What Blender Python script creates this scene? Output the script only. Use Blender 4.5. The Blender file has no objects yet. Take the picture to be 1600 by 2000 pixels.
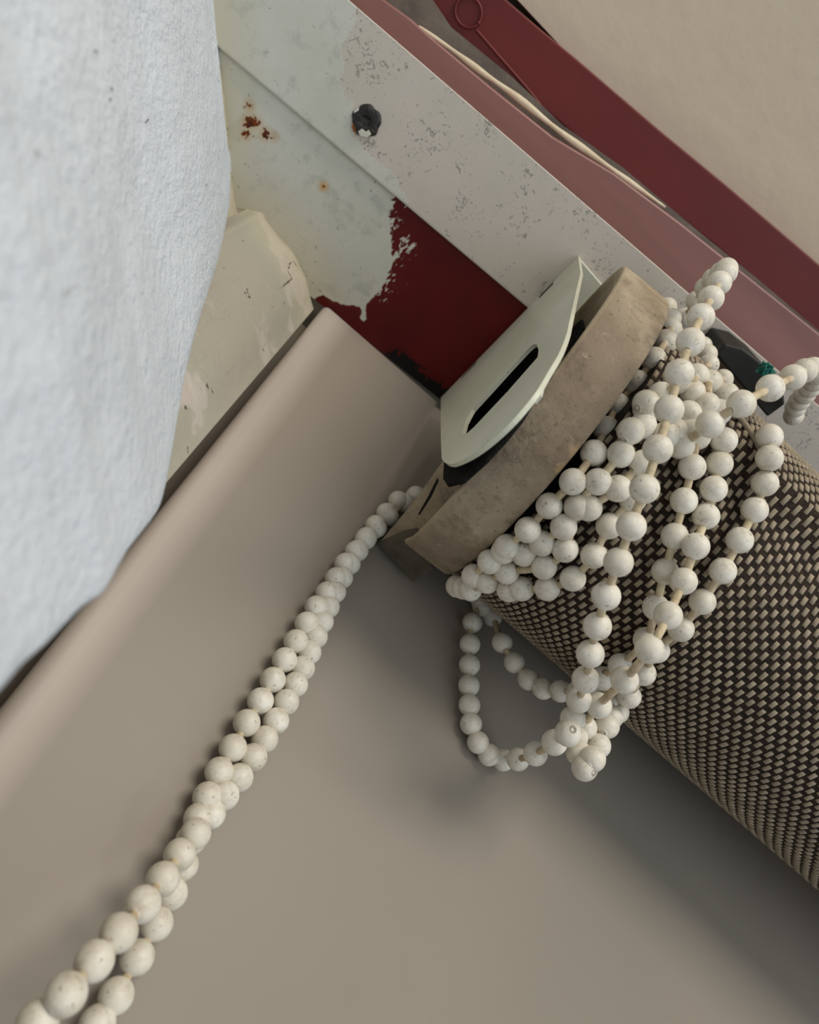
import bpy, bmesh, math, random
import numpy as np
from mathutils import Vector, Matrix

random.seed(4)
PI = math.pi
scn = bpy.context.scene
COL = scn.collection

# ------------------------------------------------------------------ frame
# measured in millimetres: x runs along the roller, y into the window recess,
# z is up; the camera looks steeply up at the head of a window from Z = 0,
# the underside of the lintel lies at H.
F = 1500.0
H = 190.0
BASE = 2.01          # metres: height of the camera above the floor


def frame(vc, th):
    up = np.array([vc[0] - 800, vc[1] - 1000, F]); up /= np.linalg.norm(up)
    d = np.array([math.cos(th), math.sin(th)])
    a = np.array([d[0], d[1], -(d @ up[:2]) / up[2]]); a /= np.linalg.norm(a)
    b = np.cross(up, a)
    return np.array([a, b, up])


M = frame((1000, 150), math.radians(39))


def ray(x, y):
    return M @ np.array([(x - 800) / F, (y - 1000) / F, 1.0])


def S(x, y, c=0.0):              # point on a horizontal surface c below the lintel
    r = ray(x, y); return r * ((H - c) / r[2])


def PX(x, y, a):                 # point on the upright plane x = a
    r = ray(x, y); return r * (a / r[0])


def PY(x, y, b):                 # point on the upright plane y = b
    r = ray(x, y); return r * (b / r[1])


def W(p):                        # mm -> metres in the world
    return Vector((p[0] * .001, p[1] * .001, p[2] * .001 + BASE))


# ------------------------------------------------------------------ camera
cam_d = bpy.data.cameras.new('camera')
cam = bpy.data.objects.new('camera', cam_d); COL.objects.link(cam)
r_, d_, f_ = M[:, 0], M[:, 1], M[:, 2]
cam.matrix_world = Matrix(((r_[0], -d_[0], -f_[0], 0), (r_[1], -d_[1], -f_[1], 0),
                           (r_[2], -d_[2], -f_[2], BASE), (0, 0, 0, 1)))
cam_d.sensor_fit = 'HORIZONTAL'; cam_d.sensor_width = 36
cam_d.lens = F / 1600 * 36
cam_d.clip_start = .005; cam_d.clip_end = 50
cam_d.dof.use_dof = True
cam_d.dof.focus_distance = .140
cam_d.dof.aperture_fstop = 32
scn.camera = cam

# ------------------------------------------------------------------ light
world = bpy.data.worlds.new('world'); scn.world = world
world.use_nodes = True
bg = world.node_tree.nodes['Background']
bg.inputs[0].default_value = (.80, .86, .95, 1)
bg.inputs[1].default_value = .40


def area(name, loc, target, size, power, col):
    l = bpy.data.lights.new(name, 'AREA'); l.shape = 'RECTANGLE'
    l.size, l.size_y = size; l.energy = power; l.color = col
    o = bpy.data.objects.new(name, l); COL.objects.link(o)
    o.location = loc
    o.rotation_euler = (Vector(target) - Vector(loc)).to_track_quat('-Z', 'Y').to_euler()
    return o


T0 = (0.02, .03, BASE + .14)
area('window_daylight', (.70, -.55, BASE - .62), T0, (.9, .9), 4.6, (.85, .93, 1.0))
area('room_daylight', (.15, -1.0, BASE + .06), T0, (.6, .35), 7.5, (1.0, .93, .82))

scn.view_settings.view_transform = 'Standard'
scn.view_settings.look = 'None'
scn.view_settings.exposure = 0
scn.view_settings.gamma = 1
scn.view_settings.use_curve_mapping = False


# ------------------------------------------------------------------ materials
def lin(c):
    return tuple((v / 255 / 12.92) if v / 255 <= .04045 else ((v / 255 + .055) / 1.055) ** 2.4 for v in c) + (1,)


class Mat:
    """small node helper"""
    def __init__(s, name, rough=.6, spec=.4):
        s.m = bpy.data.materials.new(name); s.m.use_nodes = True
        s.t = s.m.node_tree; s.bsdf = s.t.nodes['Principled BSDF']
        s.bsdf.inputs['Roughness'].default_value = rough
        s.bsdf.inputs['Specular IOR Level'].default_value = spec
        s.co = s.t.nodes.new('ShaderNodeTexCoord').outputs['Object']

    def n(s, t): return s.t.nodes.new('ShaderNode' + t)

    def put(s, sock, v):
        if hasattr(v, 'is_output') or isinstance(v, bpy.types.NodeSocket): s.t.links.new(v, sock)
        else: sock.default_value = v

    def mapping(s, scale=(1, 1, 1), rot=(0, 0, 0)):
        n = s.n('Mapping'); s.put(n.inputs[0], s.co)
        n.inputs['Scale'].default_value = scale; n.inputs['Rotation'].default_value = rot
        return n.outputs[0]

    def noise(s, scale, detail=4, rough=.55, dist=0, vec=None):
        n = s.n('TexNoise'); s.put(n.inputs['Vector'], vec or s.co)
        n.inputs['Scale'].default_value = scale; n.inputs['Detail'].default_value = detail
        n.inputs['Roughness'].default_value = rough; n.inputs['Distortion'].default_value = dist
        return n.outputs['Fac']

    def vor(s, scale, feature='F1', vec=None, out='Distance'):
        n = s.n('TexVoronoi'); n.feature = feature; s.put(n.inputs['Vector'], vec or s.co)
        n.inputs['Scale'].default_value = scale
        return n.outputs[out]

    def ramp(s, v, lo, hi, a=0.0, b=1.0):
        n = s.n('MapRange'); n.clamp = True
        s.put(n.inputs[0], v)
        for i, q in zip((1, 2, 3, 4), (lo, hi, a, b)): n.inputs[i].default_value = q
        return n.outputs[0]

    def math(s, op, a, b=0.0):
        n = s.n('Math'); n.operation = op; s.put(n.inputs[0], a); s.put(n.inputs[1], b)
        return n.outputs[0]

    def attr(s, name):
        n = s.n('Attribute'); n.attribute_name = name; return n.outputs['Fac']

    def mix(s, f, a, b):
        n = s.n('Mix'); n.data_type = 'RGBA'
        s.put(n.inputs[0], f); s.put(n.inputs[6], a); s.put(n.inputs[7], b)
        return n.outputs[2]

    def color(s, v): s.put(s.bsdf.inputs['Base Color'], v); return s

    def bump(s, h, strength=.3, dist=.001):
        n = s.n('Bump'); n.inputs['Strength'].default_value = strength
        n.inputs['Distance'].default_value = dist
        s.put(n.inputs['Height'], h); s.put(s.bsdf.inputs['Normal'], n.outputs[0]); return s


def simple(name, c, rough=.6, c2=None, scale=200, bump=0, bscale=400, spec=.4):
    m = Mat(name, rough, spec)
    if c2: m.color(m.mix(m.ramp(m.noise(scale), .35, .65), lin(c), lin(c2)))
    else: m.color(lin(c))
    if bump: m.bump(m.noise(bscale, 6), bump, .001)
    return m.m


# ------------------------------------------------------------------ mesh helpers
def obj(name, verts, faces, mat, parent=None, smooth=False, mats=None, midx=None, attrs=None, vecs=True):
    me = bpy.data.meshes.new(name)
    me.from_pydata([W(v) for v in verts] if vecs else verts, [], faces)
    for m in (mats or [mat]): me.materials.append(m)
    if midx is not None: me.polygons.foreach_set('material_index', midx)
    if smooth: me.polygons.foreach_set('use_smooth', [True] * len(me.polygons))
    if attrs:
        for k, v in attrs.items():
            at = me.attributes.new(k, 'FLOAT', 'POINT'); at.data.foreach_set('value', np.asarray(v, dtype=np.float32))
    me.update()
    o = bpy.data.objects.new(name, me); COL.objects.link(o)
    if parent: o.parent = parent
    return o


def fix_normals(o):
    bm = bmesh.new(); bm.from_mesh(o.data); bmesh.ops.recalc_face_normals(bm, faces=bm.faces[:]); bm.to_mesh(o.data); bm.free()
    return o


def bevel(o, w, seg=3):
    m = o.modifiers.new('bevel', 'BEVEL'); m.width = w * .001; m.segments = seg; m.limit_method = 'ANGLE'; m.angle_limit = .6
    return o


def tag(o, label, cat, group=None):
    o['label'] = label; o['category'] = cat
    if group: o['group'] = group
    return o


def struct(o): o['kind'] = 'structure'; return o


def rooted(name, p, label, cat):
    """an Empty; parts are built in world coordinates and keep them"""
    e = bpy.data.objects.new(name, None); COL.objects.link(e)
    e.empty_display_size = .01; e.location = W(p)
    tag(e, label, cat)
    return e


def adopt(e, *os):
    for o in os:
        o.parent = e; o.matrix_parent_inverse = Matrix.Translation(e.location).inverted()


def grid(P, nu, nv, closed_u=False, closed_v=False):
    f = []
    for i in range(nu if closed_u else nu - 1):
        for j in range(nv if closed_v else nv - 1):
            a = i * nv + j; b = ((i + 1) % nu) * nv + j
            c = ((i + 1) % nu) * nv + (j + 1) % nv; d = i * nv + (j + 1) % nv
            f.append((a, b, c, d))
    return f


def slab(name, outline, z0, z1, mat, parent=None, bev=0):
    """prism from an (x, y) outline between two heights"""
    n = len(outline)
    v = [(p[0], p[1], z0) for p in outline] + [(p[0], p[1], z1) for p in outline]
    f = [tuple(range(n)), tuple(range(2 * n - 1, n - 1, -1))] + [(i, (i + 1) % n, n + (i + 1) % n, n + i) for i in range(n)]
    o = fix_normals(obj(name, v, f, mat, parent))
    if bev: bevel(o, bev)
    return o


def extrude(name, pts, vec, mat, parent=None, bev=0, smooth=False):
    n = len(pts); vec = np.array(vec)
    v = [np.array(p) for p in pts] + [np.array(p) + vec for p in pts]
    f = [tuple(range(n)), tuple(range(2 * n - 1, n - 1, -1))] + [(i, (i + 1) % n, n + (i + 1) % n, n + i) for i in range(n)]
    o = fix_normals(obj(name, v, f, mat, parent, smooth))
    if bev: bevel(o, bev)
    return o


def tube(name, pts, r, mat, seg=10, caps=True, rfun=None):
    pts = [np.array(p, float) for p in pts]
    V, n = [], len(pts)
    prev = None
    for i, p in enumerate(pts):
        t = pts[min(i + 1, n - 1)] - pts[max(i - 1, 0)]; t /= np.linalg.norm(t) + 1e-9
        ref = prev if prev is not None else (np.array([0, 0, 1.]) if abs(t[2]) < .9 else np.array([1., 0, 0]))
        u = ref - t * (ref @ t); u /= np.linalg.norm(u) + 1e-9; prev = u
        w = np.cross(t, u); rr = rfun(i) if rfun else r
        for k in range(seg):
            V.append(p + rr * (math.cos(2 * PI * k / seg) * u + math.sin(2 * PI * k / seg) * w))
    f = grid(None, n, seg, False, True)
    if caps: f += [tuple(range(seg - 1, -1, -1)), tuple(range((n - 1) * seg, n * seg))]
    return V, f


def merge(parts):
    V, Fc = [], []
    for v, f in parts:
        o = len(V); V += list(v); Fc += [tuple(i + o for i in q) for q in f]
    return V, Fc


def smooth_line(pts, k=6):
    """Catmull-Rom through points"""
    P = [np.array(p, float) for p in pts]; out = []
    for i in range(len(P) - 1):
        p0, p1, p2, p3 = P[max(i - 1, 0)], P[i], P[i + 1], P[min(i + 2, len(P) - 1)]
        for j in range(k):
            t = j / k
            out.append(.5 * (2 * p1 + (p2 - p0) * t + (2 * p0 - 5 * p1 + 4 * p2 - p3) * t * t + (3 * p1 - p0 - 3 * p2 + p3) * t ** 3))
    out.append(P[-1]); return out


def seg_dist(X, Y, poly, closed=False):
    n = len(poly); D = np.full(X.shape, 1e9)
    for i in range(n if closed else n - 1):
        ax, ay = poly[i][:2]; bx, by = poly[(i + 1) % n][:2]
        vx, vy = bx - ax, by - ay; L = vx * vx + vy * vy + 1e-12
        t = np.clip(((X - ax) * vx + (Y - ay) * vy) / L, 0, 1)
        D = np.minimum(D, np.hypot(X - ax - t * vx, Y - ay - t * vy))
    return D


def sdf(X, Y, poly):
    D = seg_dist(X, Y, poly, True); ins = np.zeros(X.shape, bool); n = len(poly)
    for i in range(n):
        x1, y1 = poly[i][:2]; x2, y2 = poly[(i + 1) % n][:2]
        c = ((y1 > Y) != (y2 > Y)) & (X < (x2 - x1) * (Y - y1) / (y2 - y1 + 1e-12) + x1)
        ins ^= c
    return np.where(ins, D, -D)


# ================================================================== THE SETTING
# ---- lintel: a metal strip screwed under a red painted board
INNER = [(430, 92), (500, 152), (600, 240), (700, 322), (760, 370), (1030, 600)]
in0, in1 = S(500, 154, 0), S(1030, 600, 0)
ou0, ou1 = S(685, 0, 0), S(1600, 790, 0)


def on_line(p, q, a):
    t = (a - p[0]) / (q[0] - p[0]); return p[1] + t * (q[1] - p[1])


def field_mesh(name, poly, a0, a1, fy0, fy1, z, step, mat, fields):
    xs = np.arange(a0, a1 + step / 2, step); nv = int((fy1(0) - fy0(0)) / step) + 1
    X = np.repeat(xs[:, None], nv, 1)
    tt = np.linspace(0, 1, nv)[None]
    Y0 = np.array([fy0(x) for x in xs])[:, None]; Y1 = np.array([fy1(x) for x in xs])[:, None]
    Y = Y0 + tt * (Y1 - Y0)
    V = np.stack([X, Y, np.full(X.shape, z)], -1).reshape(-1, 3)
    f = [q[::-1] for q in grid(None, len(xs), nv)]
    at = {k: fn(X, Y).ravel() for k, fn in fields.items()}
    return obj(name, V, f, mat, attrs=at)


def pl(pts, c=0): return [S(x, y, c)[:2] for x, y in pts]


RC = -1.1
paint_poly = pl([(300, -200), (600, -200), (900, 200), (800, 390), (775, 372), (768, 400), (770, 430), (765, 470), (766, 500), (778, 482), (800, 470),
                 (806, 478), (790, 492), (770, 515), (764, 540), (756, 560), (742, 576), (726, 586), (716, 596), (714, 612), (716, 624), (709, 629), (703, 621), (706, 605),
                 (700, 598), (670, 596), (648, 588), (630, 575), (560, 620), (300, 700)], RC)
brush = pl([(790, 410), (812, 500), (800, 540), (765, 590)], RC)
crack1 = pl([(455, 405), (480, 410), (508, 416), (518, 430), (521, 445), (545, 467), (570, 492), (600, 540), (632, 575), (650, 592)], RC)
rust1 = [S(x, y, RC)[:2] for x, y in [(487, 208), (486, 240), (494, 238), (480, 262), (518, 262), (502, 240), (535, 267)]]
rust2 = [S(632, 364, RC)[:2]]
rr1 = [.45, 1.0, .9, .55, .8, .5, .3]


def blobs(cs, rs):
    def fn(X, Y):
        D = np.full(X.shape, -99.)
        for c, r in zip(cs, rs): D = np.maximum(D, r - np.hypot(X - c[0], Y - c[1]))
        return D
    return fn


def lintel_mat(name, red):
    m = Mat(name, .6, .22)
    fine = m.noise(700, 5, .6)
    big = m.noise(60, 4)
    white = m.mix(m.ramp(big, .3, .7), lin((190, 190, 176)), lin((203, 200, 190)))
    white = m.mix(m.ramp(m.noise(260, 5, .6), .54, .66, 0, .35), white, lin((150, 152, 142)))
    white = m.mix(m.ramp(m.attr('edge'), 0, 12, .6, 0), white, lin((200, 188, 156)))
    white = m.mix(m.ramp(m.math('ADD', m.noise(800, 2, .5, .8), m.ramp(m.noise(120), .4, .65, -.04, .05)), .70, .73, 0, .5), white, lin((104, 102, 90)))
    strk = m.noise(900, 5, .68, .3, vec=m.mapping((1, .5, 1), (0, 0, .9)))
    if red:
        amp = m.ramp(m.attr('brush'), 0, 5.5, 13, .6)
        jit = m.math('MULTIPLY', m.math('SUBTRACT', strk, .54), amp)
        wide = m.math('ADD', m.attr('paint'), m.math('MULTIPLY', jit, 2.2))
        mask = m.ramp(wide, -.06, .06)
        base = m.mix(m.ramp(m.noise(90), .35, .7), lin((80, 10, 6)), lin((92, 14, 8)))
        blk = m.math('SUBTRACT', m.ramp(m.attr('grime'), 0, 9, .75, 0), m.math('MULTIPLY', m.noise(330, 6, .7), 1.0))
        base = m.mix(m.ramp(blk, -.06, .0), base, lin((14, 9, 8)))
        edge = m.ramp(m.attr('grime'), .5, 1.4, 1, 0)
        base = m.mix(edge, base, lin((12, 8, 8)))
        rim = m.ramp(wide, -.5, -.1)
        base = m.mix(m.math('MULTIPLY', rim, .35), base, lin((120, 60, 30)))
        col = m.mix(mask, base, white)
        spots = m.ramp(m.math('ADD', m.attr('rust'), m.math('MULTIPLY', m.math('SUBTRACT', m.noise(900, 4), .5), 4.0)), -.25, .1)
        halo = m.ramp(m.attr('rust'), -1.6, .2, 0, .55)
        col = m.mix(halo, col, lin((186, 142, 78)))
        col = m.mix(spots, col, m.mix(m.ramp(m.noise(500), .4, .6), lin((112, 52, 12)), lin((74, 32, 12))))
        s2 = m.ramp(m.attr('rust_b'), -1.4, .2, 0, .9)
        col = m.mix(s2, col, lin((190, 140, 60)))
        col = m.mix(m.ramp(m.attr('rust_b'), -.15, .1), col, lin((100, 48, 14)))
        ck = m.ramp(m.math('ADD', m.attr('crack'), m.math('MULTIPLY', m.noise(500, 4), .25)), .14, .3, .8, 0)
        col = m.mix(ck, col, lin((84, 74, 60)))
        h = m.math('ADD', m.math('MULTIPLY', mask, .35), m.math('MULTIPLY', fine, .15))
        m.bump(h, .5, .0007)
        m.put(m.bsdf.inputs['Roughness'], m.ramp(mask, 0, 1, .42, .65))
    else:
        metal = m.mix(m.ramp(big, .3, .7), lin((190, 182, 168)), lin((198, 188, 177)))
        cl = m.ramp(m.noise(85, 3), .36, .62, -.05, .10)
        sq = m.ramp(m.math('ADD', m.noise(620, 2.5, .55, 1.6), cl), .665, .70)
        sq2 = m.ramp(m.math('ADD', m.noise(1500, 2, .5, .6), cl), .70, .75, 0, .6)
        metal = m.mix(m.math('MULTIPLY', sq, .62), metal, lin((112, 116, 106)))
        metal = m.mix(sq2, metal, lin((138, 138, 128)))
        mask = m.ramp(m.math('ADD', m.attr('paint'), m.math('MULTIPLY', m.math('SUBTRACT', m.noise(500, 5, .7), .5), 3.4)), -.1, .35)
        col = m.mix(mask, metal, white)
        m.bump(m.math('ADD', m.math('MULTIPLY', mask, .3), m.math('MULTIPLY', fine, .12)), .4, .0005)
        ck = m.ramp(m.attr('edge_in'), 0, .55, .55, 0)
        col = m.mix(ck, col, lin((120, 118, 106)))
    m.color(col); return m.m


wall_contour = pl([(400, -120), (412, 0), (425, 100), (437, 200), (450, 320), (457, 420)])
K1px = [(400, -120), (412, 0), (437, 200), (457, 402), (480, 410), (508, 416), (519, 434), (545, 467), (570, 495), (595, 545), (606, 590)]


def edge_field(c):
    poly = pl(K1px, c)
    return lambda X, Y: seg_dist(X, Y, poly)


grime_line = [S(775, 712, RC)[:2], S(860, 780, RC)[:2], S(1200, 1070, RC)[:2]]
red_bot = lambda a: on_line(S(640, 605, RC), S(860, 780, RC), a)
board = field_mesh('trim_2', None, -80, 60, lambda a: on_line(in0, in1, a) - 4, red_bot, H - RC, .45,
                   lintel_mat('red_board', True),
                   {'paint': lambda X, Y: sdf(X, Y, paint_poly), 'brush': lambda X, Y: seg_dist(X, Y, brush),
                    'grime': lambda X, Y: seg_dist(X, Y, grime_line), 'crack': lambda X, Y: seg_dist(X, Y, crack1),
                    'rust': blobs(rust1, rr1), 'rust_b': blobs(rust2, [.35]), 'edge': edge_field(RC)})
struct(board)
RED = simple('red_gloss_paint', (86, 20, 15), .45, (98, 26, 20), 60, .15, 300)
# the rest of the board: body behind its face, and its run to the right
bo = [(-80, on_line(ou0, ou1, -80) + 14), (260, on_line(ou0, ou1, 260) + 14), (260, red_bot(260)), (-80, red_bot(-80))]
struct(slab('trim_4', bo, H - RC + .05, H - RC + 130, RED))

struct(slab('trim_11', [(-80, red_bot(-80) + .05), (260, red_bot(260) + .05), (260, 96), (-80, 96)], H - RC + .3, H - RC + 60, simple('shade_grey', (96, 90, 78), .9)))  # closes the top of the slot; its dark colour stands in for shade
paint_strip = pl([(300, -300), (640, -300), (700, 40), (668, 90), (672, 130), (664, 165), (676, 190), (690, 200), (688, 262), (720, 300), (775, 345),
                  (800, 400), (600, 400), (300, 100)])
SW = lintel_mat('strip_metal', False)
strip_out = lambda a: on_line(ou0, ou1, a)
strip_in = lambda a: on_line(in0, in1, a)
strip = field_mesh('trim_1', None, -80, 200, lambda a: strip_out(a) + .4, strip_in, H, .6, SW,
                   {'paint': lambda X, Y: sdf(X, Y, paint_strip), 'edge': edge_field(0),
                    'edge_in': lambda X, Y: Y * 0 + np.abs(np.array([[strip_in(a) for a in r] for r in X[:, :1]]) - Y)})
# turned-up edges give the sheet its thickness
bm = bmesh.new(); bm.from_mesh(strip.data)
bd = [e for e in bm.edges if e.is_boundary]
ex = bmesh.ops.extrude_edge_only(bm, edges=bd)
nv = [v for v in ex['geom'] if isinstance(v, bmesh.types.BMVert)]
for v in nv:
    yo = strip_out(v.co.x * 1000)
    if abs(v.co.y * 1000 - yo - .4) < .3: v.co.y -= .00015; v.co.z += .0004
    else: v.co.z += .0011
ex2 = bmesh.ops.extrude_edge_only(bm, edges=[e for e in bm.edges if e.is_boundary])
for v in [v for v in ex2['geom'] if isinstance(v, bmesh.types.BMVert)]:
    if v.co.y * 1000 < strip_out(v.co.x * 1000) + 2: v.co.z += .012; v.co.y += .012
    else: v.co.z += .012
bm.to_mesh(strip.data); bm.free()
struct(strip)

# ---- beyond the lintel: red frame with its gloss reflection painted in, groove, red batten, ceiling
PINK = Mat('sheen_red_frame', .38, .6)
PINK.color(PINK.mix(PINK.ramp(PINK.noise(40, 5, .6, vec=PINK.mapping((.25, 1.6, 1))), .3, .7), lin((148, 100, 92)), lin((122, 80, 73))))
PINK = PINK.m


def band(name, up, lo, c, mat, thick=10, bev=0, n=None):
    """flat board between two pixel-traced edges, at drop c"""
    pts = [S(x, y, c) for x, y in up] + [S(x, y, c) for x, y in reversed(lo)]
    return extrude(name, pts, (0, 0, thick), mat, bev=bev)


UPP = [(640, -90), (742, -6), (800, 36), (852, 82), (960, 172), (1080, 268), (1200, 340), (1330, 437), (1460, 540), (1620, 668), (1900, 905), (2300, 1243)]
struct(band('trim_3', UPP, [(560, -90), (640, -10), (900, 215), (1200, 474), (1600, 822), (1900, 1085), (2300, 1435)], -22, PINK, 8, .4))
GREY = simple('grey_putty', (122, 112, 100), .8, (96, 88, 78), 80, .3, 300)
struct(band('trim_5', [(750, -90), (845, 0), (880, 52), (1000, 150), (1100, 245), (1220, 330), (1360, 448), (1480, 545), (1640, 680), (1900, 900)],
            [(560, -80), (735, 0), (845, 90), (960, 190), (1180, 355), (1330, 475), (1480, 600), (1640, 730), (1900, 960)], -30, GREY, 6))
RB = Mat('red_batten', .5, .4)
RB.color(RB.mix(RB.ramp(RB.noise(45, 5, .6, vec=RB.mapping((.3, 1, 1))), .3, .7), lin((106, 31, 26)), lin((90, 23, 18)))); RB = RB.m
struct(band('trim_6', [(880, -90), (985, -4), (1060, 60), (1130, 118), (1290, 255), (1420, 362), (1600, 516), (1900, 772)],
            [(700, -90), (798, -2), (880, 62), (1010, 170), (1100, 245), (1190, 322), (1290, 395), (1400, 482), (1520, 585), (1600, 652), (1900, 905)], -32, RB, 30, .5))
CAUL = simple('cream_caulk', (222, 208, 180), .7, (206, 188, 156), 200, .3, 400)
cp = smooth_line([S(x, y, -26.5) for x, y in [(818, 52), (880, 95), (940, 140), (1010, 190), (1090, 254), (1170, 312), (1240, 362), (1300, 405)]], 5)
nC = len(cp)
v, f = tube('caulk', cp, 1, None, 10, rfun=lambda i: .2 + .75 * math.sin(PI * min(1, (i + .5) / nC)) ** .6 * (.75 + .25 * math.sin(i * .9)))
struct(obj('trim_7', v, f, CAUL, smooth=True))
CEIL = Mat('ceiling_paint', .85, .2)
CEIL.color(CEIL.mix(CEIL.ramp(CEIL.noise(22, 4, .55, vec=CEIL.mapping((.35, 1.5, 1), (0, 0, .1))), .3, .7), lin((202, 188, 166)), lin((190, 174, 152))))
CEIL.bump(CEIL.noise(150, 4), .2, .001); CEIL = CEIL.m
zc = H + 45
struct(slab('ceiling', [(-600, -1400), (900, -1400), (900, 140), (-600, 140)], zc + 95, zc + 115, CEIL))
struct(slab('ceiling', [(-600, -1400), (900, -1400), (900, strip_out(0) - 22), (-600, strip_out(0) - 22)], zc - 6, zc + 60, CEIL))
# knot of paint over a nail on the batten, with a ridge running from it
kn = S(915, 24, -31.5)
parts = [tube('k', [kn + np.array([math.cos(t) * 3.4, math.sin(t) * 3.0, 0]) for t in np.linspace(0, 2 * PI, 26)], .35, None, 8)]
parts.append(tube('k', smooth_line([S(x, y, -31.8) for x, y in [(930, 58), (975, 110), (1040, 185), (1080, 238), (1130, 290)]], 5), .35, None, 8))
v, f = merge(parts)
struct(obj('trim_8', v, f, RB, smooth=True))

# ---- masonry pier in the window corner (crumbling plaster, meets the lintel in a crack)
K1 = [S(x, y, 0)[:2] for x, y in K1px]
K1 = [np.array(p) for p in K1]
K1.append(S(611, 606, 0)[:2])
pier = smooth_line(K1, 12)
end = pier[-1]
pier += [np.array([end[0] - .2, 80.]), np.array([end[0] - .6, 95.]), np.array([end[0] - 1.0, 118.])]
zz = np.concatenate([np.arange(H + 1.2, H - 45, -.4), np.linspace(H - 45, H - 210, 110)])
PV = []
arc = np.cumsum([0] + [np.linalg.norm(pier[i + 1] - pier[i]) for i in range(len(pier) - 1)])
for i, p in enumerate(pier):
    for z in zz: PV.append((p[0], p[1], z))
PM = Mat('pier_plaster', .8, .25)
g = PM.noise(32, 5, .6)
colr = PM.mix(PM.ramp(g, .46, .49), lin((180, 171, 161)), lin((160, 156, 141)))
colr = PM.mix(PM.ramp(PM.noise(16, 3), .5, .62, 0, .5), colr, lin((162, 152, 140)))
colr = PM.mix(PM.ramp(PM.math('ADD', PM.attr('drop'), PM.math('MULTIPLY', PM.noise(90, 4), 16)), 8, 26, .55, 0), colr, lin((188, 178, 148)))
colr = PM.mix(PM.ramp(PM.noise(330, 2), .71, .735, 0, .8), colr, lin((70, 64, 56)))
crk = PM.ramp(PM.math('ABSOLUTE', PM.math('SUBTRACT', PM.noise(38, 6, .65, .4), .5)), 0, .004, .3, 0)
colr = PM.mix(crk, colr, lin((120, 112, 98)))
colr = PM.mix(PM.ramp(PM.math('ADD', PM.attr('crack'), PM.math('MULTIPLY', PM.noise(300, 4), .5)), .36, .55, .9, 0), colr, lin((52, 44, 38)))
colr = PM.mix(PM.ramp(PM.math('ADD', PM.attr('redp'), PM.math('MULTIPLY', PM.math('SUBTRACT', PM.noise(600, 4), .5), 1.2)), -.1, .05), colr, lin((72, 14, 10)))
PM.color(colr)
PM.bump(PM.math('ADD', PM.math('MULTIPLY', PM.ramp(g, .36, .44), .5), PM.math('MULTIPLY', PM.noise(260, 6, .65), .5)), .5, .0012)
PVa = np.array(PV)


def scr(V):
    q = V @ M; return 800 + F * q[:, 0] / q[:, 2], 1000 + F * q[:, 1] / q[:, 2]


def hit_pier(x, y):
    """where the sight line meets the pier face (for marks that lie on it)"""
    r = ray(x, y); best = None
    for i in range(len(pier) - 1):
        p, q = pier[i], pier[i + 1]; e = q - p
        den = r[0] * e[1] - r[1] * e[0]
        if abs(den) < 1e-9: continue
        t = (p[0] * e[1] - p[1] * e[0]) / den; u = (p[0] * r[1] - p[1] * r[0]) / den
        if t > 0 and -.01 <= u <= 1.01 and (best is None or t < best[0]): best = (t, i, u)
    if best is None: return None
    t, i, u = best
    return r * t, arc[i] + u * (arc[i + 1] - arc[i])


AA = np.repeat(arc, len(zz)); ZZ = PVa[:, 2]


def pier_poly(px):
    out = []
    for x, y in px:
        h = hit_pier(x, y)
        if h: out.append((h[1], h[0][2]))
    return out


cr = pier_poly([(577, 508), (566, 516), (562, 530), (571, 545), (556, 556), (541, 566)])
rd = pier_poly([(614, 578), (622, 592), (617, 604)])
PMo = obj('wall_side', PV, [q[::-1] for q in grid(None, len(pier), len(zz))], PM.m, smooth=True,
          attrs={'drop': H - ZZ, 'crack': seg_dist(AA, ZZ, cr) if len(cr) > 1 else ZZ * 0 + 9,
                 'redp': blobs(rd, [.9, .5, .4])(AA, ZZ)})
struct(PMo)

# ---- big white plastered wall, bulging past the pier
WS = [(457, 405), (456, 440), (447, 490), (432, 540), (412, 600), (396, 650), (380, 710), (366, 770), (354, 840), (342, 910), (326, 985), (308, 1018), (284, 1048), (258, 1082),
      (232, 1130), (212, 1162), (176, 1188), (142, 1222), (104, 1262), (60, 1302), (20, 1350), (-30, 1400), (-90, 1470), (-200, 1600), (-400, 1830)]
WSs = smooth_line(WS, 6)
corner = []
for i, (x, y) in enumerate(WSs):
    if i == 0: corner.append(S(x, y, 0)); continue
    r = ray(x, y); h = hit_pier(x, y)
    if y < 990 and h is not None: t = np.linalg.norm(h[0]) / np.linalg.norm(r) * (1 - .05 * min(1, i / 14))
    else:
        t = (60.5 - .25 * (H - 104 - 0)) / 1.0
        # leans slowly towards the room further down: y = 61 - .25 (c - 104), c = H - z
        t = (61 - .25 * (H - 104)) / (r[1] - .25 * r[2]); t = max(t, 38 / r[1])
    p = r * t
    corner.append(p)
C_ = np.array(corner)
C_[:, 2] = np.minimum.accumulate(C_[:, 2])
for _ in range(60):            # relax depth wobble along the sight lines
    L = np.linalg.norm(C_, axis=1); Ls = L.copy(); Ls[1:-1] = (L[:-2] + 2 * L[1:-1] + L[2:]) / 4
    C_ = C_ * (Ls / L)[:, None]
dirw = np.array([-.65, -.76, 0]); nrm = np.array([.76, -.65, 0])
rows = [np.append(C_[0][:2], H + 3)] + list(C_)
rows += [C_[-1] + np.array([0, 0, -80. * k]) for k in range(1, 6)]
rr = 7.0
prof = []
for k in range(8):            # return face behind the arris, then the rounding
    pass
TT = [(-rr * 1.0, 45.0), (-rr * .2, 26.0), (0, 12.0)]
for k in range(0, 9):
    th = PI / 2 * k / 8
    TT.append((rr * (1 - math.cos(th)) * 1.5, rr * (1 - math.sin(th)) * .55))
for t in np.concatenate([np.linspace(12, 60, 40), np.linspace(62, 150, 45), np.linspace(155, 600, 40)]): TT.append((t, 0))
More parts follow.
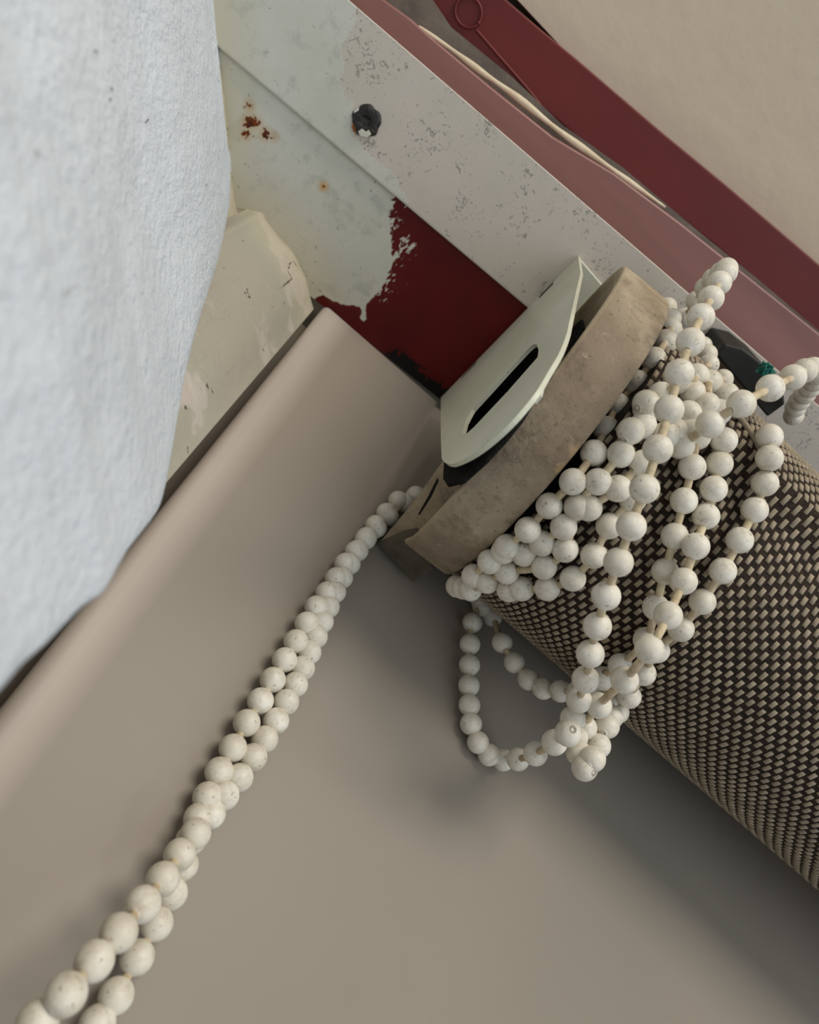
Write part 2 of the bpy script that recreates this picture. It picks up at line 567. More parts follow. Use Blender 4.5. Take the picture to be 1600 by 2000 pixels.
rowsD = [rows[0]]
WVt = []
import mathutils.noise as mn
for c in rows:
    c = np.array(c)
    near = min(1, max(.25, ((c @ M)[2] / 190) ** 1.6))     # the arris sharpens lower down
    for (t, dpt) in TT:
        if 0 <= t <= 12: t, dpt = t * near, dpt * near
        p = c + dirw * t - nrm * dpt
        lump = 0
        if dpt == 0 or t > 0:
            q = Vector((p[0] * .035, p[1] * .035, p[2] * .035))
            lump = mn.noise(q) * 1.6 + mn.noise(q * 4) * .35
            lump *= min(1, t / 14) * min(1, max(0, (H - p[2]) / 12))
        WVt.append(p + nrm * lump)
WM = Mat('white_plaster', .75, .3)
tone = WM.mix(WM.ramp(WM.noise(18, 4), .35, .7), lin((208, 215, 222)), lin((192, 199, 206)))
tone = WM.mix(WM.ramp(WM.noise(300, 3, .6, 1.2, vec=WM.mapping((1, 1, .4))), .70, .74, 0, .55), tone, lin((120, 122, 120)))
tone = WM.mix(WM.ramp(WM.attr('rim'), 0, 5, .55, 0), tone, lin((206, 196, 164)))
WM.color(tone)
hh = WM.math('ADD', WM.math('MULTIPLY', WM.noise(110, 6, .6, vec=WM.mapping((1, 1, .45))), .8), WM.math('MULTIPLY', WM.noise(620, 4, .65), .55))
WM.bump(hh, .6, .0024)
rim = np.tile([max(0, t) for t, _ in TT], len(rows))
hz = np.array([v[2] for v in WVt]); rim = rim + np.where(hz > H - 28, 0, 4)
wl = obj('wall_left', WVt, [q for q in grid(None, len(rows), len(TT))], WM.m, smooth=True, attrs={'rim': rim})
struct(wl)

# fine dark hair cracks and a scuffed lump in the white plaster
wallV = np.array(WVt).reshape(len(rows), len(TT), 3)
wx, wy = scr(wallV.reshape(-1, 3)); wvis = wallV.reshape(-1, 3)


def on_wall(x, y):
    """a point of the plaster surface near a given sight line"""
    r = ray(x, y); r = r / np.linalg.norm(r)
    d = np.hypot(wx - x, wy - y); k = np.argsort(d)[:4]; w = 1 / (d[k] + 1)
    L = (np.linalg.norm(wvis[k], axis=1) * w).sum() / w.sum()
    return r * (L - .12)


HAIR = simple('hair_crack', (62, 58, 52), .8)
for pts, rr_ in (([(409, 470), (404, 480), (407, 492)], .16), ([(217, 172), (219, 184), (214, 196)], .13), ([(338, 182), (345, 176)], .09), ([(183, 96), (190, 103)], .09), ([(283, 240), (290, 233)], .09)):
    v, f = tube('h', smooth_line([on_wall(*q) for q in pts], 4), rr_, None, 6)
    struct(obj('trim_10', v, f, HAIR))

# ---- the window-side panel, set back behind the lintel, with a rounded left arris
PB, PSL = 66.6, .31            # it touches the lintel and leans outwards below it
R2 = 1.7


def panel_y(z): return PB + PSL * (H - z)


def on_panel(x, y, off=0):
    r = ray(x, y); return r * ((PB + off + PSL * H) / (r[1] + PSL * r[2]))


prof = [(-9, 8), (-4, 8), (0, 8)]
for k in range(0, 13):
    th = PI / 2 * k / 12
    prof.append((R2 * (1 - math.cos(th)), R2 * (1 - math.sin(th))))
prof += [(a, 0) for a in (3, 5, 7, 9, 11, 14, 20, 30, 60, 120, 250, 600, 900)]
zs = np.linspace(H + .5, H - 700, 120)
PN = []
for a, dy in prof:
    for z in zs:
        grow = 1 + .006 * max(0, H - z)
        aa = a if a > R2 else a * grow
        yy = panel_y(z) + (dy * grow if dy < 12 else dy) + .35 * math.sin(z * .03 + a * .02)
        edge0 = .0077 * yy - .9
        PN.append((max(aa, R2 * grow) + edge0 + (a - R2) * 1.0 if a > R2 else aa + edge0, yy, z))
PAN = Mat('greige_panel_paint', .5, .35)
t1 = PAN.mix(PAN.ramp(PAN.noise(14, 3, .5, vec=PAN.mapping((1, 1, .35))), .3, .7), lin((143, 133, 121)), lin((134, 126, 114)))
t1 = PAN.mix(PAN.ramp(PAN.noise(60, 3, .5, vec=PAN.mapping((1, 1, .3))), .66, .74, 0, .35), t1, lin((118, 108, 96)))
t1 = PAN.mix(PAN.ramp(PAN.attr('edge_glow'), 2.8, 5.4, .75, 0), t1, lin((184, 172, 162)))   # bounce light on the rounded edge, painted as a lighter band
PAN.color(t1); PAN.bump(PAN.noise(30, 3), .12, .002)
PNa = np.array(PN)
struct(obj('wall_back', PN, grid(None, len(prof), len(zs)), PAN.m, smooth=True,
           attrs={'edge_glow': np.repeat([a if dy < 7.5 else 20 for a, dy in prof], len(zs))}))
# nail speck on the panel's rounded edge
v, f = tube('s', [on_panel(528, 766, .6), on_panel(533, 774, .6)], .75, None, 8)
fix_normals(struct(obj('trim_9', v, f, simple('dark_speck', (60, 56, 48)), smooth=True)))

# ================================================================== THE BLIND
RC0 = np.array([40.93, 42.95, 149.25])


def axis_frame(yaw, pit):
    ax = np.array([math.cos(yaw) * math.cos(pit), math.sin(yaw) * math.cos(pit), math.sin(pit)])
    u = np.cross([0, 0, 1], ax); u /= np.linalg.norm(u)
    return ax, u, np.cross(ax, u)


AX, UU, VV = axis_frame(-.11, -.17)          # chain wheel housing
BX, BU, BV = axis_frame(-.02, -.115)         # fabric roll
RR = 32.6
RO = RC0 + BX * 8 + np.array([0, .6, 0])


def project(p):
    q = M.T @ np.asarray(p, float); return 800 + F * q[0] / q[2], 1000 + F * q[1] / q[2]


blind = rooted('roller_blind', RC0, 'roller blind of brown and beige woven mesh with a dirty round chain housing', 'roller blind')

TK = math.radians(-146)       # the fabric folds to a crease along this line


def rad(th, o):
    d = (th - TK + PI) % (2 * PI) - PI
    w = min(1, max(0, (o - 8) / 14))
    if d <= 0: k = max(0, 1 + d / .55)
    else: k = max(0, 1 - d / .16)
    return RR + w * 3.4 * k ** 1.2


def surf(th, o, h=0):
    r = rad(th, o) + h
    return RO + BX * o + r * (math.cos(th) * BU + math.sin(th) * BV)


# woven fabric: dark ground, raised beige floats in a staggered lattice
LEN = 205
ths = np.linspace(0, 2 * PI, 241)[:-1]; os_ = np.linspace(0, LEN, 60)
os_ = np.concatenate([[3, 5, 8, 11, 14, 18, 22], np.linspace(26, LEN, 50)])
V = [surf(t, o) for t in ths for o in os_]
Fc = grid(None, len(ths), len(os_), True, False)
mid = [0] * len(Fc)
da = 1.42; du = 2.62 / RR
ncirc = int(round(2 * PI / du)); du = 2 * PI / ncirc
ncol = int((LEN - 3) / da)
NB = [(-1, -1), (1, -1), (1, 1), (-1, 1)]
for i in range(ncol):
    o = 3.6 + i * da
    for j in range(ncirc):
        th = (j + .5 * (i % 2)) * du
        d = (th + PI) % (2 * PI) - PI
        # the side away from the room is never seen: keep the lattice, skip the far quarter
        if math.radians(35) < d < math.radians(125): continue
        hl = .62 * du * .5 * random.uniform(.92, 1.06); hw = da * .32; o2 = o + random.uniform(-.06, .06)
        b = len(V)
        for (sx, sy) in NB: V.append(surf(th + sy * hl, o2 + sx * hw, -.05))
        for (sx, sy) in NB: V.append(surf(th + sy * hl * .86, o2 + sx * hw * .8, .22))
        for (sx, sy) in NB: V.append(surf(th + sy * hl * .45, o2 + sx * hw * .42, .36))
        for r0 in (0, 4):
            for k in range(4): Fc.append((b + r0 + k, b + r0 + (k + 1) % 4, b + r0 + 4 + (k + 1) % 4, b + r0 + 4 + k)); mid.append(1)
        Fc.append((b + 8, b + 9, b + 10, b + 11)); mid.append(1)
FB = Mat('fabric_ground', .85, .2)
FB.color(FB.mix(FB.ramp(FB.noise(900, 3), .35, .65), lin((32, 24, 18)), lin((50, 39, 30))))
FB.bump(FB.noise(1500, 3), .5, .0004)
FT = Mat('fabric_floats', .7, .3)
FT.color(FT.mix(FT.ramp(FT.noise(260, 4), .35, .7), lin((160, 146, 124)), lin((128, 116, 98))))
fab = obj('fabric_roll', V, Fc, None, smooth=True, mats=[FB.m, FT.m], midx=mid)
# end of the tube
TUBE = simple('dark_tube_end', (46, 42, 38), .6)
n = 60
V = [surf(2 * PI * k / n, 3.2, -.1) for k in range(n)] + [RO + BX * 3.2]
endcap = obj('tube_end', V, [(k, (k + 1) % n, n) for k in range(n)], TUBE)
# frayed loose edge of cloth standing off the roll
edge = smooth_line([surf(TK - .34, 7, .2), surf(TK - .22, 14, .5), surf(TK - .12, 21, .6), surf(TK, 27, .5)], 6)
v, f = tube('e', edge, .55, None, 8)
fray = obj('fabric_hem', v, f, FT.m, smooth=True)

# ---- round chain housing: thick disc with a lip, recessed face and a chain guide at its lower end
HM = Mat('dirty_housing', .75, .3)
hc = HM.mix(HM.ramp(HM.noise(75, 6, .65), .35, .65), lin((184, 169, 144)), lin((142, 126, 104)))
hc = HM.mix(HM.ramp(HM.noise(30, 4), .48, .62, 0, .7), hc, lin((122, 106, 88)))
hc = HM.mix(HM.ramp(HM.noise(180, 6, .75), .52, .66, 0, .5), hc, lin((90, 78, 64)))
hc = HM.mix(HM.ramp(HM.noise(260, 5, .7, 1), .62, .70, 0, .4), hc, lin((184, 170, 146)))
hc = HM.mix(HM.ramp(HM.noise(900, 4, .7), .60, .68, 0, .55), hc, lin((84, 72, 58)))
hc = HM.mix(HM.ramp(HM.math('ADD', HM.attr('stain'), HM.math('MULTIPLY', HM.math('SUBTRACT', HM.noise(250, 5), .5), 5)), -.6, .5, 0, .75), hc, lin((176, 146, 104)))
hc = HM.mix(HM.ramp(HM.attr('stain2'), -.5, .5, 0, .9), hc, lin((78, 62, 46)))
hc = HM.mix(HM.ramp(HM.attr('lip'), 0, .8, .5, 0), hc, lin((184, 168, 138)))
HM.color(hc); HM.bump(HM.noise(420, 6, .7), .35, .0009)
RH, WH = 35.0, 11.0
# silhouette in the wheel plane (angle -> radius): round, with a straight run to the guide
NH = 240


def hrad(th):
    return RH + .25 * math.sin(3 * th + 1)


prof = [(2.6, 6), (2.6, 14), (2.2, 24), (1.8, 30), (.9, 32.8), (.15, 33.9), (0, 34.4), (.1, 34.8), (.5, 35), (3, 35.1), (6, 35.1), (10.4, 35), (10.9, 34.7), (11, 34), (11, 31), (9, 30), (8.5, 22)]
V, lipv = [], []
for k in range(NH):
    th = 2 * PI * k / NH; s = hrad(th) / RH
    for (o, r) in prof:
        V.append(RC0 + AX * o + r * s * (math.cos(th) * UU + math.sin(th) * VV)); lipv.append(abs(o) if r > 33 else max(0, (33.5 - r)) + .3)
Va = np.array(V); sx, sy = scr(Va)
def sblob(x, y, r): return r - np.hypot((sx - x) * 1.2, sy - y) * .12
front = (Va - RC0) @ VV < 0
st = np.where(front, np.maximum(sblob(1112, 868, 2.6), np.maximum(sblob(1085, 905, 1.8), sblob(1120, 850, 1))), -9)
st2 = np.where(front, np.maximum(sblob(1070, 893, .9), sblob(1258, 612, .4)), -9)
housing = obj('chain_housing', V, grid(None, NH, len(prof), True, False), HM.m, smooth=True, attrs={'stain': st, 'stain2': st2, 'lip': lipv})
fix_normals(housing)


def hp(b, c, o=0):               # point in the wheel plane: b toward the panel, c up
    return RC0 + AX * o + b * UU + c * VV


# face sheet with straight side running down to the guide block
attr0 = lambda o: [o.data.attributes.new(k, 'FLOAT', 'POINT').data.foreach_set('value', [(-9. if k != 'lip' else 5.)] * len(o.data.vertices)) for k in ('stain', 'stain2', 'lip')]
shield = extrude('housing_guide', [S(866, 897, 45), S(822, 958, 47), S(789, 1001, 49), S(742, 1056, 52), S(790, 1078, 54), S(850, 1010, 54), S(900, 950, 52)], AX * 1.6, HM.m, bev=.3); attr0(shield)
guide = extrude('chain_guide', [S(737, 1063, 53), S(808, 1139, 56), S(847, 1111, 58), S(812, 1052, 57)], (0, 0, 9), simple('shaded_guide', (92, 84, 70), .8, (72, 64, 52), 200, .3, 500), bev=.3)  # shade on this block is put into its darker colour
# slit in the face and paint chip at the rim
slit = extrude('face_slit', [S(853, 938, 54.6), S(836, 972, 54.6), S(817, 1006, 54.6), S(820, 1006, 54.6), S(842, 972, 54.6), S(856, 942, 54.6)], (0, 0, 1), simple('slit_black', (20, 16, 12)))
CREAM = Mat('cream_bracket_paint', .42, .45)
cc = CREAM.mix(CREAM.ramp(CREAM.noise(60, 4), .3, .7), lin((205, 205, 186)), lin((190, 190, 170)))
cc = CREAM.mix(CREAM.ramp(CREAM.noise(420, 3, .6), .70, .74, 0, .7), cc, lin((96, 88, 70)))
CREAM.color(cc); CREAM.bump(CREAM.noise(200, 4), .15, .0008); CREAM = CREAM.m

# ---- bracket: angled white sheet with a long slot, screwed to the lintel
brk = rooted('mounting_bracket', S(1000, 640), 'cream painted metal bracket with a long slot, left of the round housing', 'bracket')
BA, BT = 37.5, .10            # the sheet leans away from the wheel


def PX(x, y, a):
    r = ray(x, y); return r * ((a - BT * H) / (r[0] - BT * r[2]))


outer_px = [(860, 781), (861, 800), (861, 850), (862, 880), (864, 898), (876, 906), (892, 903), (925, 886), (962, 858), (1000, 822), (1032, 785), (1052, 758), (1072, 724),
            (1092, 690), (1106, 655), (1112, 630), (1122, 585), (1134, 532), (1130, 501)]
slot_px = [(1048, 672), (1052, 684), (1050, 698), (1020, 732), (990, 766), (958, 800), (926, 834), (910, 848), (903, 846), (909, 824), (922, 800), (955, 764), (992, 723), (1028, 684), (1040, 673)]


def resample(P, n):
    P = [np.array(p, float) for p in P]; P2 = P + [P[0]]
    L = np.cumsum([0] + [np.linalg.norm(P2[i + 1] - P2[i]) for i in range(len(P))])
    out = []
    for t in np.linspace(0, L[-1], n, endpoint=False):
        i = min(np.searchsorted(L, t, 'right') - 1, len(P) - 1); q = (t - L[i]) / (L[i + 1] - L[i] + 1e-9)
        out.append(P2[i] * (1 - q) + P2[i + 1] * q)
    return out


O3 = [PX(x, y, BA) for x, y in outer_px]; O3[0][2] = H; O3[-1][2] = H
I3 = [PX(x, y, BA) for x, y in slot_px]
Or = smooth_line(O3[:-1], 4)[:-1] + O3[-2:]
Ir = resample(I3, 60)
TH = .8
bm = bmesh.new()
loops = []
for lp in (Or, Ir):
    vs = [bm.verts.new(W(p)) for p in lp]
    loops += [bm.edges.new((vs[i], vs[(i + 1) % len(vs)])) for i in range(len(vs))]
bmesh.ops.triangle_fill(bm, use_beauty=True, use_dissolve=False, edges=loops)
ex = bmesh.ops.extrude_face_region(bm, geom=bm.faces[:])
for v in ex['geom']:
    if isinstance(v, bmesh.types.BMVert): v.co.x += TH * .001
bmesh.ops.recalc_face_normals(bm, faces=bm.faces[:])
me = bpy.data.meshes.new('side_plate'); bm.to_mesh(me); bm.free(); me.materials.append(CREAM)
plate = bpy.data.objects.new('side_plate', me); COL.objects.link(plate)
bevel(plate, .35, 3)
fl = slab('mounting_flange', [(BA, O3[-1][1]), (BA + 13, O3[-1][1] + 1), (BA + 16, O3[-1][1] + 9), (BA + 16, 62), (BA, 64.8)], H - 1.6, H - .05, CREAM, bev=.3)
BLK = simple('notch_shade', (14, 11, 9), .7)  # thin black plates paint the dark of open notches in the fold
nts = []
for (x0, y0, x1, y1) in ((1052, 590, 1080, 560), (897, 750, 925, 722)):
    p, q = PX(x0, y0, BA), PX(x1, y1, BA); p[2] = q[2] = 0
    pts = [np.array([BA - .12 - BT * dz, yy, H - dz]) for yy, dz in ((p[1], .5), (q[1], .5), (q[1], 3.6), (p[1], 3.6))]
    nts.append(extrude('fold_notch_shade', pts, (.3, 0, 0), BLK))
PADM = simple('black_foam', (30, 29, 28), .95, (14, 14, 14), 500, .8, 700, spec=.1)
pad_px = [(866, 900), (864, 934), (872, 947), (900, 940), (945, 900), (982, 860), (1016, 818), (1038, 782), (1064, 744), (1088, 712), (1116, 672), (1139, 638), (1136, 622), (1118, 640), (1090, 700)]
pp3 = [PX(x, y, BA + 3.1) for x, y in pad_px]
pp3 += [np.array([BA + 3.1, 28, 175.]), np.array([BA + 3.1, 55, 172.])]
pad = extrude('rubber_pad', pp3, (.8, 0, 0), PADM, bev=.3)
# centre boss that carries the roller from the plate
v, f = tube('b', [np.array([BA + 1.0, 42, 152.]), RC0 + AX * 3], 9, None, 32)
boss = obj('pivot', v, f, PADM, smooth=True)
adopt(brk, plate, fl, pad, boss, *nts)
adopt(blind, fab, endcap, fray, housing, shield, guide, slit)

# flake of white paint on the housing rim
p0 = np.array(PX(1045, 768, BA + .6)); 
fv = [p0 + np.array(q) for q in ((0, -1.3, .5), (0, .3, .9), (.2, 1.2, .1), (.9, .9, -.7), (.7, -.4, -.8), (.3, -1.1, -.4))]
flake = extrude('paint_flake', fv, (.25, -.1, .15), simple('flake_white', (214, 212, 200)), bev=.05)
tag(flake, 'tiny curled flake of white paint caught between the cream bracket and the housing rim', 'paint flake')

# ---- screw in the strip
sc = S(716, 236, 0)
scr_e = rooted('screw', sc, 'black corroded screw in the speckled metal strip, rust and paint on its lower edge', 'screw')
V = []; segs = 40
pr = [(3.3, 0), (3.2, .35), (3.0, .6), (2.2, .8), (1.2, .75), (.9, .2), (0.01, .15)]
for k in range(segs):
    a = 2 * PI * k / segs; w = 1 + .05 * math.sin(5 * a) + .03 * math.sin(9 * a)
    for r, h in pr: V.append(sc + np.array([r * w * math.cos(a), r * w * math.sin(a), -h]))
SM = Mat('corroded_black', .5, .5)
q = SM.mix(SM.ramp(SM.noise(600, 4, .6), .56, .64), lin((18, 15, 12)), lin((66, 56, 44)))
q = SM.mix(SM.ramp(SM.noise(350, 4, .7), .69, .74), q, lin((176, 170, 156)))
SM.color(q); SM.bump(SM.noise(700, 4), .8, .0008)
head = fix_normals(obj('screw_head', V, grid(None, segs, len(pr), True, False), SM.m, smooth=True))
RU = simple('rust', (150, 88, 38), .9, (96, 46, 18), 500, .5, 800)
cv = [S(x, y, 0.05) for x, y in [(690, 238), (698, 232), (703, 240), (706, 252), (702, 262), (692, 258), (688, 248)]]
rus = extrude('rust_crust', cv, (0, 0, -.55), RU, bev=.2)
cv = [S(x, y, 0.05) for x, y in [(700, 256), (708, 250), (716, 256), (722, 252), (726, 262), (718, 269), (704, 266)]]
cru = extrude('paint_crust', cv, (0, 0, -.8), simple('crust_white', (196, 190, 176)), bev=.2)
cv = [S(x, y, 0.05) for x, y in [(692, 216), (701, 209), (704, 220), (698, 232), (690, 234)]]
cru2 = extrude('paint_crust', cv, (0, 0, -.6), simple('crust_white_b', (200, 196, 184)), bev=.2)
adopt(scr_e, head, rus, cru, cru2)

# ---- dark angular block standing on the strip behind the roll, and the thread tied to the chain
block_px = [(1398, 692), (1416, 672), (1452, 681), (1488, 709), (1530, 756), (1534, 790), (1500, 815)]
cl = [S(x, y, 14) for x, y in block_px]
clip = extrude('dark_block', cl, (0, 0, 13.8), simple('block_black', (34, 34, 30), .6, (26, 26, 22), 100), bev=.5)
tag(clip, 'matt black angular block on the metal strip behind the top of the fabric roll', 'clip')

# ================================================================== THE CHAIN
D = 4.5


def bead_pt(x, y, d):
    z = D * F / d
    r = ray(x, y)
    z = min(z, (PB - 3.2 + PSL * H) / (r[1] + PSL * r[2])) if r[1] > 0 else z   # hangs clear of the panel
    p = r * z
    for _ in range(60):         # rest on the roll / housing instead of sinking in
        w = p - RO; o = w @ BX; rad_ = np.linalg.norm(w - o * BX)
        th = math.atan2((w - o * BX) @ BV, (w - o * BX) @ BU)
        lim = rad(th, o) + D / 2 + .3 if o > 1 else 0
        w2 = p - RC0; o2 = w2 @ AX; r2 = np.linalg.norm(w2 - o2 * AX)
        lim2 = RH + D / 2 if -1 < o2 < 13 else 0
        if (rad_ < lim and o > 3) or (r2 < lim2 and -1 < o2 < 12.5 and r2 > 30): p = p * .99
        else: break
    return p


A_ = [(73, 1997, 82), (129, 1942, 81), (184, 1877, 77), (232, 1822, 74), (279, 1766, 70), (318, 1717, 66), (351, 1669, 62), (382, 1628, 60), (412, 1590, 57), (439, 1554, 55),
      (467, 1519, 53), (495, 1479, 51), (517, 1444, 49), (539, 1408, 47.5), (559, 1371, 46), (577, 1337, 44.5), (591, 1305, 43.5), (604, 1274, 42.5), (617, 1243, 41.5), (629, 1214, 40.5),
      (641, 1185, 39.8), (654, 1156, 39), (668, 1128, 38.2), (683, 1101, 37.6), (699, 1075, 37), (716, 1050, 36.4), (734, 1026, 35.8), (755, 1002, 35), (778, 978, 34.5)]
B_ = [(190, 2000, 70), (227, 1945, 67), (268, 1870, 62), (306, 1804, 58), (335, 1745, 55.5), (357, 1690, 54), (373, 1640, 53), (388, 1598, 52), (405, 1556, 51), (428, 1507, 50), (455, 1461, 49.5),
      (482, 1412, 49.5), (509, 1369, 49.5), (533, 1328, 48.5), (556, 1289, 47.5), (578, 1253, 46), (599, 1218, 44.5), (618, 1186, 43), (639, 1158, 41.5), (657, 1130, 40.5), (675, 1101, 40),
      (695, 1077, 39), (714, 1053, 38), (736, 1031, 37), (759, 1009, 36), (790, 982, 35), (812, 968, 34)]
C1 = [(1300, 690, 36), (1318, 655, 37), (1338, 620, 38), (1360, 588, 39.5), (1378, 562, 41), (1393, 545, 42), (1408, 533, 43), (1419, 526, 44.5), (1417, 533, 46), (1405, 553, 47.5), (1389, 583, 50), (1369, 619, 53), (1349, 668, 56), (1327, 729, 57), (1307, 800, 57.5),
      (1285, 877, 58.5), (1259, 955, 59), (1233, 1028, 59), (1208, 1098, 58.5), (1184, 1164, 57.5), (1167, 1223, 56), (1153, 1277, 55.5), (1144, 1327, 54), (1131, 1367, 51), (1119, 1404, 50),
      (1124, 1440, 49.5), (1130, 1470, 50), (1142, 1500, 51), (1158, 1482, 51), (1169, 1456, 49), (1186, 1418, 48.5), (1206, 1390, 46), (1229, 1360, 45), (1257, 1315, 44.5), (1283, 1270, 46),
      (1330, 1228, 47), (1372, 1175, 51.5), (1412, 1115, 52), (1445, 1055, 52), (1474, 996, 51.5), (1494, 944, 50), (1503, 895, 46), (1503, 853, 43)]
D1 = [(1550, 812, 38), (1554, 796, 39), (1562, 783, 40), (1572, 770, 41), (1582, 757, 42), (1590, 744, 43), (1594, 731, 44), (1588, 720, 45.5), (1572, 724, 48), (1549, 737, 51), (1505, 758, 54), (1448, 789, 56), (1387, 828, 55.5), (1330, 871, 50), (1256, 905, 49),
      (1207, 954, 52), (1150, 992, 52), (1101, 1029, 51.5), (1059, 1061, 50.5), (1024, 1082, 48.5), (984, 1077, 44)]
F1 = [(1262, 788, 41), (1291, 772, 42), (1256, 831, 51), (1213, 887, 50.5), (1168, 941, 49), (1128, 990, 47), (1104, 1073, 45), (1063, 1107, 45), (990, 1117, 45), (952, 1136, 46), (919, 1151, 45), (893, 1145, 42)]
H1 = [(1236, 975, 47), (1190, 1027, 47.5), (1160, 1085, 48), (1119, 1130, 49), (1069, 1149, 48.5), (1019, 1150, 48.5), (994, 1152, 45)]
I1 = [(1303, 600, 38), (1311, 622, 40), (1311, 641, 42), (1300, 667, 43.5), (1277, 702, 43), (1243, 747, 41.5), (1206, 792, 41), (1184, 838, 41), (1160, 885, 42), (1119, 941, 42.5), (1073, 988, 43), (1031, 1035, 42), (990, 1068, 41), (957, 1097, 40), (925, 1125, 40.5), (905, 1148, 41)]
J1 = [(1372, 676, 38), (1381, 692, 40), (1384, 712, 41), (1360, 735, 42), (1353, 768, 44), (1344, 808, 45), (1318, 842, 43)]
J2 = [(1412, 741, 40), (1386, 747, 43), (1380, 792, 43), (1345, 838, 42), (1300, 850, 41)]
J3 = [(1296, 712, 39), (1322, 745, 40), (1291, 773, 42), (1263, 800, 42), (1232, 842, 41)]
J5 = [(1418, 772, 41), (1403, 805, 42)]
K_ = [(1362, 853, 48), (1414, 860, 48), (1405, 906, 50), (1394, 955, 51), (1379, 1008, 52.5), (1359, 1067, 54), (1335, 1135, 54), (1305, 1202, 56), (1269, 1268, 57.5), (1220, 1328, 55), (1170, 1378, 51), (1142, 1421, 49), (1152, 1462, 48)]
L_ = [(1366, 828, 45), (1352, 912, 48), (1336, 978, 49), (1318, 1047, 48), (1299, 1116, 47), (1281, 1186, 47), (1262, 1250, 48), (1212, 1300, 46), (1178, 1325, 44), (1190, 1365, 45), (1194, 1400, 47)]
N_ = [(940, 1176, 39), (923, 1216, 38.5), (918, 1258, 39), (917, 1299, 40), (916, 1339, 41), (917, 1377, 42), (920, 1414, 43.5), (934, 1450, 43.5), (955, 1474, 42.5), (983, 1484, 43.5), (1012, 1483, 45), (1046, 1472, 48), (1083, 1450, 51), (1110, 1432, 53)]
O_ = [(925, 1158, 38), (942, 1185, 38), (962, 1204, 39), (981, 1255, 41), (1005, 1294, 41.5), (1032, 1327, 42), (1061, 1345, 42.5), (1095, 1350, 43.5), (1128, 1352, 45), (1160, 1350, 45)]
strands = [A_, B_, C1, D1, F1, H1, I1, J1, J2, J3, J5, K_, L_, N_, O_]


def extend(px_pts, n):
    p = [bead_pt(*q) for q in px_pts]
    pre = []
    d = p[0] - p[1]; d = np.array([d[0], d[1] * .4, d[2]]); d *= 5.9 / np.linalg.norm(d)
    q = p[0]
    for _ in range(n): q = q + d; d = d + np.array([0, 0, -.5]); d *= 5.9 / np.linalg.norm(d); pre.insert(0, q)
    return pre + p


P3 = []
for s in strands:
    P3.append(extend(s, 3) if s is A_ or s is B_ else [bead_pt(*q) for q in s])

BEAD = Mat('bead_white', .48, .45)
bc = BEAD.mix(BEAD.ramp(BEAD.noise(300, 4, .6), .35, .7), lin((226, 221, 208)), lin((210, 202, 186)))
oi = BEAD.n('ObjectInfo').outputs['Random']
bc = BEAD.mix(BEAD.ramp(oi, .0, 1, 0, .5), bc, lin((196, 188, 168)))
bc = BEAD.mix(BEAD.ramp(BEAD.noise(520, 5, .7, .8), .50, .68, 0, .4), bc, lin((160, 148, 124)))
nz = BEAD.n('TexNoise'); nz.noise_dimensions = '4D'
BEAD.put(nz.inputs['Vector'], BEAD.co); BEAD.put(nz.inputs['W'], BEAD.math('MULTIPLY', oi, 20)); nz.inputs['Scale'].default_value = 1400; nz.inputs['Detail'].default_value = 3
bc = BEAD.mix(BEAD.ramp(nz.outputs['Fac'], .64, .70, 0, .6), bc, lin((120, 112, 94)))
BEAD.color(bc); BEAD.bump(BEAD.noise(900, 3), .12, .0004)
BEAD.bsdf.inputs['Subsurface Weight'].default_value = .0
CORD = simple('cord_beige', (206, 190, 158), .8, (174, 156, 126), 400, .4, 900)


def bead_geo(seg=28, rings=18):
    V, f = [], []
    r0 = D / 2
    for i in range(rings + 1):
        a = math.radians(13) + (PI - 2 * math.radians(13)) * i / rings
        for k in range(seg):
            t = 2 * PI * k / seg
            V.append((r0 * math.sin(a) * math.cos(t), r0 * math.sin(a) * math.sin(t), r0 * math.cos(a)))
    f = grid(None, rings + 1, seg, False, True)
    b = len(V)
    for s in (1, -1):
        V.append((0, 0, s * r0 * .8))
    f += [((k + 1) % seg, k, b) for k in range(seg)]
    o = rings * seg
    f += [(o + k, o + (k + 1) % seg, b + 1) for k in range(seg)]
    return V, [q[::-1] for q in f]


chain = rooted('bead_chain', P3[1][-1], 'white bead chain looped around the fabric roll, two strands hanging lower left', 'bead chain')
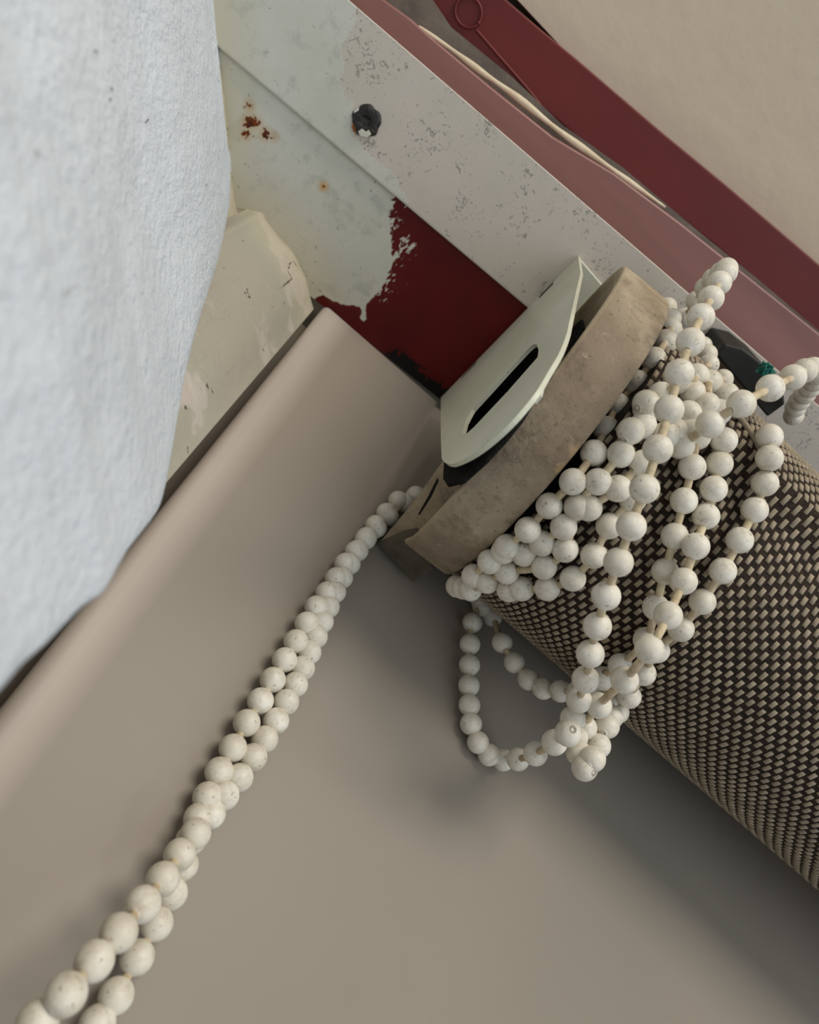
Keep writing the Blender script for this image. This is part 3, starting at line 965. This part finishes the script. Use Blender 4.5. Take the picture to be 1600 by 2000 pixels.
# all bead placements, sorted by how large they show
items = []
cords = []
for P in P3:
    for i, p in enumerate(P):
        t = P[min(i + 1, len(P) - 1)] - P[max(i - 1, 0)]
        t = t / (np.linalg.norm(t) + 1e-9)
        q = M.T @ p
        x, y = 800 + F * q[0] / q[2], 1000 + F * q[1] / q[2]
        vis = -30 < x < 1630 and -30 < y < 2030
        items.append((0 if vis else 1, q[2], p, t))
    line = smooth_line(P, 5)
    cords.append(tube('c', line, .68, None, 8))
items.sort(key=lambda r: (r[0], r[1]))
bv, bf = bead_geo()
me = bpy.data.meshes.new('bead')
me.from_pydata([Vector(v) * .001 for v in bv], [], bf); me.materials.append(BEAD.m)
me.polygons.foreach_set('use_smooth', [True] * len(me.polygons)); me.update()
proto = bpy.data.objects.new('bead', me)
inv = Matrix.Translation(chain.location).inverted()


def orient_m(t):
    return Vector(t).to_track_quat('Z', 'Y').to_matrix().to_4x4() @ Matrix.Rotation(random.uniform(0, 6.28), 4, 'Z')


for k, (_, _, p, t) in enumerate(items[:100]):
    o = proto if k == 0 else proto.copy()
    COL.objects.link(o)
    o.parent = chain
    o.matrix_parent_inverse = Matrix.Identity(4)
    o.matrix_basis = inv @ Matrix.Translation(W(p)) @ orient_m(t)
V, Fc = [], []
for (_, _, p, t) in items[100:]:
    R = orient_m(t); b = len(V)
    V += [tuple((R @ Vector(v))[i] + p[i] for i in range(3)) for v in bv]
    Fc += [tuple(i + b for i in q) for q in bf]
rest = obj('bead', V, Fc, BEAD.m, smooth=True); rest['kind'] = 'stuff'
v, f = merge(cords)
cord = obj('cord', v, f, CORD, smooth=True)
adopt(chain, rest, cord)

# ---- green thread knotted on the cord by the dark block
tc = bead_pt(1497, 724, 44)
parts = []
for k in range(9):
    a = [tc + np.array([random.uniform(-1.6, 1.6), random.uniform(-1.3, 1.3), random.uniform(-1.3, 1.3)]) for _ in range(5)]
    parts.append(tube('t', smooth_line(a, 5), .22, None, 6))
v, f = merge(parts)
tag(obj('thread_knot', v, f, simple('teal_thread', (24, 104, 92), .8), smooth=True), 'tuft of teal green thread tied on the bead chain beside the dark block', 'thread')
